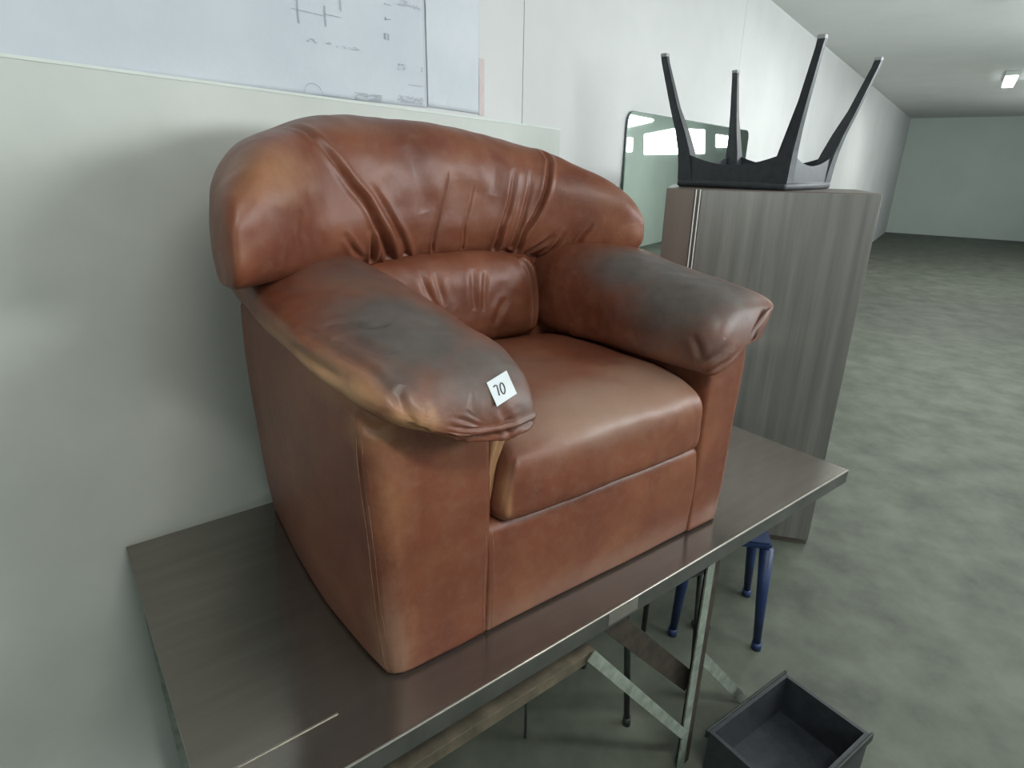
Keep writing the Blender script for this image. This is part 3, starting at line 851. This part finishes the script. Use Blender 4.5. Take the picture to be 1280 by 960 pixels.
rod = MB().tube([(0.064, 1.470, FZ), (0.057, 1.470, 0.66)], 0.0045, 8).build('metal_rod', M['steel_dark'], None, True)
props(rod, 'thin metal rod standing on the floor left of the black stool leg', 'rod')
gt = empty('grey_tube_stand', (0.787, 1.991, FZ), 0, 'pair of slim grey tubes on a black foot beside the blue stool leg', 'stand')
for dx in (-0.018, 0.016):
    MB().tube([(dx, 0, 0.02), (dx * 1.2 - 0.02, 0, 0.36)], 0.010, 10).build('tube', M['steel_dark'], gt, True)
MB().box(-0.035, 0.035, -0.02, 0.02, 0.0, 0.025, 0.006).build('foot', M['black'], gt)
cr = empty('dark_crate', (0.86, 1.37, FZ), R(35), 'low black crate on the floor right of the pale worktop leg', 'crate')
b_ = MB()
b_.box(-0.20, 0.20, -0.14, 0.14, 0.0, 0.012)
b_.box(-0.20, 0.20, -0.14, -0.128, 0.012, 0.16).box(-0.20, 0.20, 0.128, 0.14, 0.012, 0.16)
b_.box(-0.20, -0.188, -0.128, 0.128, 0.012, 0.16).box(0.188, 0.20, -0.128, 0.128, 0.012, 0.16)
b_.build('crate_body', M['black'], cr)
MB().box(-0.208, 0.208, -0.148, -0.140, 0.135, 0.165, 0.002).build('rim', M['black_metal'], cr)
MB().box(-0.208, 0.208, 0.140, 0.148, 0.135, 0.165, 0.002).build('rim', M['black_metal'], cr)
bar((0.925, -0.09, -0.40), (1.28, -0.09, FZ - 0.748), 0.035, 0.005, M['white_metal'], 'brace')

# ------------------------------------------------------------------ wall things: board, drawing sheets, tape, mirror
def hall_thing(name, label, cat, group=None):
    return empty(name, (0, 0, 0), HALL_ROT, label, cat, group)
bd = hall_thing('leaning_board', 'pale green board standing against the wall behind the armchair', 'board')
MB().prism([(-0.2, FZ), (2.602, FZ), (2.602, 1.833), (-0.2, 1.885)], 0.012, Matrix.Translation((0, D_BACK - 0.024, 0))).build('board_sheet', M['board'], bd)
MB().prism([(-0.2, 1.885), (2.602, 1.833), (2.602, 1.840), (-0.2, 1.892)], 0.016, Matrix.Translation((0, D_BACK - 0.026, 0))).build('top_trim', M['frame_paint'], bd)

def sheet(nm, mat, x0, x1, z0, z1, yoff, wav, parent, nx=60, nz=60, seed=0, zl=None):
    V, Fq = [], []
    for j in range(nz + 1):
        for i in range(nx + 1):
            s, q = i / nx, j / nz
            x = x0 + (x1 - x0) * s
            zb = z0 if zl is None else zl + (z0 - zl) * s
            z = zb + (z1 - zb) * q
            b = mnoise.noise((x * 2.2 + seed, z * 1.3, seed)) * wav + abs(mnoise.noise((x * 5 + z * 3 + seed, z * 1.0, 3.3))) * wav * 0.9
            V.append((x, D_BACK - yoff - 0.001 - max(0, b) , z))
    for j in range(nz):
        for i in range(nx):
            a = j * (nx + 1) + i
            Fq.append((a, a + 1, a + nx + 2, a + nx + 1))
    me = bpy.data.meshes.new(nm)
    me.from_pydata(V, [], Fq)
    o = link_mesh(nm, me, mat, parent, True)
    sol = o.modifiers.new('thickness', 'SOLIDIFY')
    sol.thickness = 0.0006
    return o
dr = hall_thing('technical_drawing', 'large printed technical drawing sheet on the wall above the armchair', 'drawing')
sheet('paper_sheet', M['paper'], 0.2, 1.732, 1.867, 2.75, 0.001, 0.002, dr, seed=2)
ink = MB()
def mark(x0, x1, z0, z1, y=0.0065):
    ink.box(x0, x1, D_BACK - y, D_BACK - y + 0.0008, z0, z1)
random.seed(3)
mark(1.2205, 1.2235, 2.045, 2.74); mark(1.3125, 1.3155, 2.052, 2.104); mark(1.3715, 1.3745, 2.10, 2.74)
mark(1.20, 1.31, 2.0775, 2.0787); mark(1.31, 1.37, 2.083, 2.084)
for (x0, x1, z0, z1, nr, dens) in ((1.405, 1.518, 1.868, 1.890, 6, 0.75), (1.588, 1.710, 1.876, 1.897, 6, 0.6), (1.604, 1.705, 2.158, 2.176, 4, 0.5), (1.596, 1.628, 1.973, 1.991, 5, 0.6), (1.243, 1.435, 2.004, 2.014, 3, 0.3)):
    for r_ in range(nr):
        z = z0 + (z1 - z0) * (r_ + 0.5) / nr
        x = x0
        while x < x1:
            w_ = random.uniform(0.003, 0.012)
            if random.random() < dens: mark(x, min(x + w_, x1), z - 0.0009, z + 0.0009)
            x += w_ + 0.002
for (x0, x1, z0, z1) in ((1.548, 1.574, 2.150, 2.153), (1.549, 1.552, 2.106, 2.116), (1.552, 1.572, 2.110, 2.1125), (1.542, 1.546, 2.053, 2.070), (1.546, 1.561, 2.068, 2.070), (1.546, 1.561, 2.053, 2.0545), (1.558, 1.561, 2.055, 2.068),
                         (1.706, 1.709, 1.976, 1.992), (1.64, 1.71, 1.932, 1.9335), (1.28, 1.345, 1.8705, 1.8718)):
    mark(x0, x1, z0, z1)
ink.tube([(1.249 + 0.031 * math.cos(R(a_)), D_BACK - 0.0068, 1.871 + 0.028 * math.sin(R(a_))) for a_ in range(0, 181, 15)], 0.0006, 5)
ink.build('printed_marks', M['ink'], dr)['kind'] = 'stuff'
ps = hall_thing('creased_paper', 'blank creased white paper taped beside the technical drawing', 'paper')
sheet('paper_sheet', M['paper2'], 1.735, 2.02, 1.866, 2.75, 0.0025, 0.004, ps, seed=8, zl=1.872)
tp = MB().box(2.024, 2.056, D_BACK - 0.004, D_BACK - 0.002, 1.862, 2.06).build('tape_strip', M['pink'])
tp.rotation_euler = (0, 0, HALL_ROT)
props(tp, 'faded pink tape strip on the wall right of the paper', 'tape')

mir = hall_thing('wall_mirror', 'frameless rounded-corner mirror standing against the wall behind the cabinet', 'mirror')
mx0, mx1, mz0, mz1, mr = 3.325, 5.7, FZ + 0.002, 1.968, 0.07
def rr(x0, x1, z0, z1, r):
    pts = []
    for cx, cz, a0 in ((x1 - r, z1 - r, 0), (x0 + r, z1 - r, 90), (x0 + r, z0 + r, 180), (x1 - r, z0 + r, 270)):
        for k in range(9):
            a = R(a0 + 90 * k / 8)
            pts.append((cx + r * math.cos(a), cz + r * math.sin(a)))
    return pts
MB().prism(rr(mx0, mx1, mz0, mz1, mr), 0.006, Matrix.Translation((0, 1.587, 0))).build('glass_back', M['glass_edge'], mir)
MB().prism(rr(mx0 + 0.009, mx1 - 0.009, mz0 + 0.004, mz1 - 0.004, mr - 0.008), 0.001, Matrix.Translation((0, 1.5855, 0))).build('mirror_face', M['mirror'], mir)
MB().box(mx0 + 0.3, mx1 - 0.3, 1.593, 1.599, 1.2, 1.25).build('backing_batten', M['rust'], mir)

# ------------------------------------------------------------------ cabinet and upturned stool
CAB_ROT = R(-16)
cb = empty('tall_cabinet', (0.662, 2.80, FZ), CAB_ROT, 'tall brown and grey cabinet with bright vertical trim behind the right arm', 'cabinet')
CZ = 1.597
MB().box(0, 0.85, 0.018, 0.50, 0.0, CZ - FZ, 0.004).build('body', M['brown_lam'], cb)
MB().box(0.002, 0.122, 0, 0.018, 0.03, CZ - FZ - 0.004, 0.002).build('door', M['brown_lam'], cb)
MB().box(0.150, 0.848, 0, 0.018, 0.03, CZ - FZ - 0.004, 0.002).build('door', M['grey_lam'], cb)
for x in (0.1245, 0.1415):
    MB().box(x, x + 0.005, -0.005, 0.018, 0.03, CZ - FZ - 0.002, 0.001).build('trim_strip', M['trim'], cb)
SW = 0.52
st = empty('upturned_stool', (0.765, 3.05, CZ), R(-45), 'black plastic stool lying upside down on the tall cabinet, legs in the air', 'stool')
MB().box(0, SW, 0, SW, 0.0, 0.035, 0.012).build('seat', M['black'], st, True)
# four tapered legs splayed outward, and arched webs between them
def taper_leg(x, y, sx, sy):
    bm = bmesh.new()
    lv = []
    for z, w, ox in ((0.030, 0.080, 0.0), (0.10, 0.070, 0.004), (0.16, 0.060, 0.010), (0.24, 0.048, 0.024), (0.34, 0.036, 0.047), (0.52, 0.028, 0.087), (0.548, 0.029, 0.093)):
        cx, cy = x - sx * ox + sx * w / 2, y - sy * ox + sy * w / 2
        lv.append([bm.verts.new((cx + a * w / 2, cy + b * w / 2, z)) for a, b in ((-1, -1), (1, -1), (1, 1), (-1, 1))])
    for a, b in zip(lv, lv[1:]):
        for k in range(4):
            bm.faces.new((a[k], a[(k + 1) % 4], b[(k + 1) % 4], b[k]))
    bm.faces.new(lv[0][::-1]); bm.faces.new(lv[-1])
    bmesh.ops.bevel(bm, geom=[e for e in bm.edges if abs((e.verts[0].co - e.verts[1].co).normalized().z) > 0.6], offset=0.004, segments=2, affect='EDGES')
    me = bpy.data.meshes.new('leg')
    bm.to_mesh(me); bm.free()
    l = link_mesh('leg', me, M['black'], st)
    w = 0.030
    cx, cy = x - sx * 0.0935 + sx * w / 2, y - sy * 0.0935 + sy * w / 2
    MB().box(cx - w / 2, cx + w / 2, cy - w / 2, cy + w / 2, 0.545, 0.560, 0.003).build('foot_cap', M['grey_cap'], l)
for x, sx in ((0.002, 1), (SW - 0.002, -1)):
    for y, sy in ((0.002, 1), (SW - 0.002, -1)):
        taper_leg(x, y, sx, sy)
def web(p0, p1):
    p0, p1 = Vector(p0), Vector(p1)
    L = (p1 - p0).length
    top = [(L * k / 14, 0.100 + 0.050 * abs(2 * k / 14 - 1) ** 2.0) for k in range(15)]
    m4 = Matrix.Translation(p0) @ Matrix.Rotation(math.atan2((p1 - p0).y, (p1 - p0).x), 4, 'Z')
    MB().prism([(0, 0.03), (L, 0.03)] + top[::-1], 0.006, m4).build('web', M['black'], st)
web((0.03, 0.004, 0), (SW - 0.03, 0.004, 0)); web((0.03, SW - 0.010, 0), (SW - 0.03, SW - 0.010, 0))
web((0.010, 0.03, 0), (0.010, SW - 0.03, 0)); web((SW - 0.004, 0.03, 0), (SW - 0.004, SW - 0.03, 0))
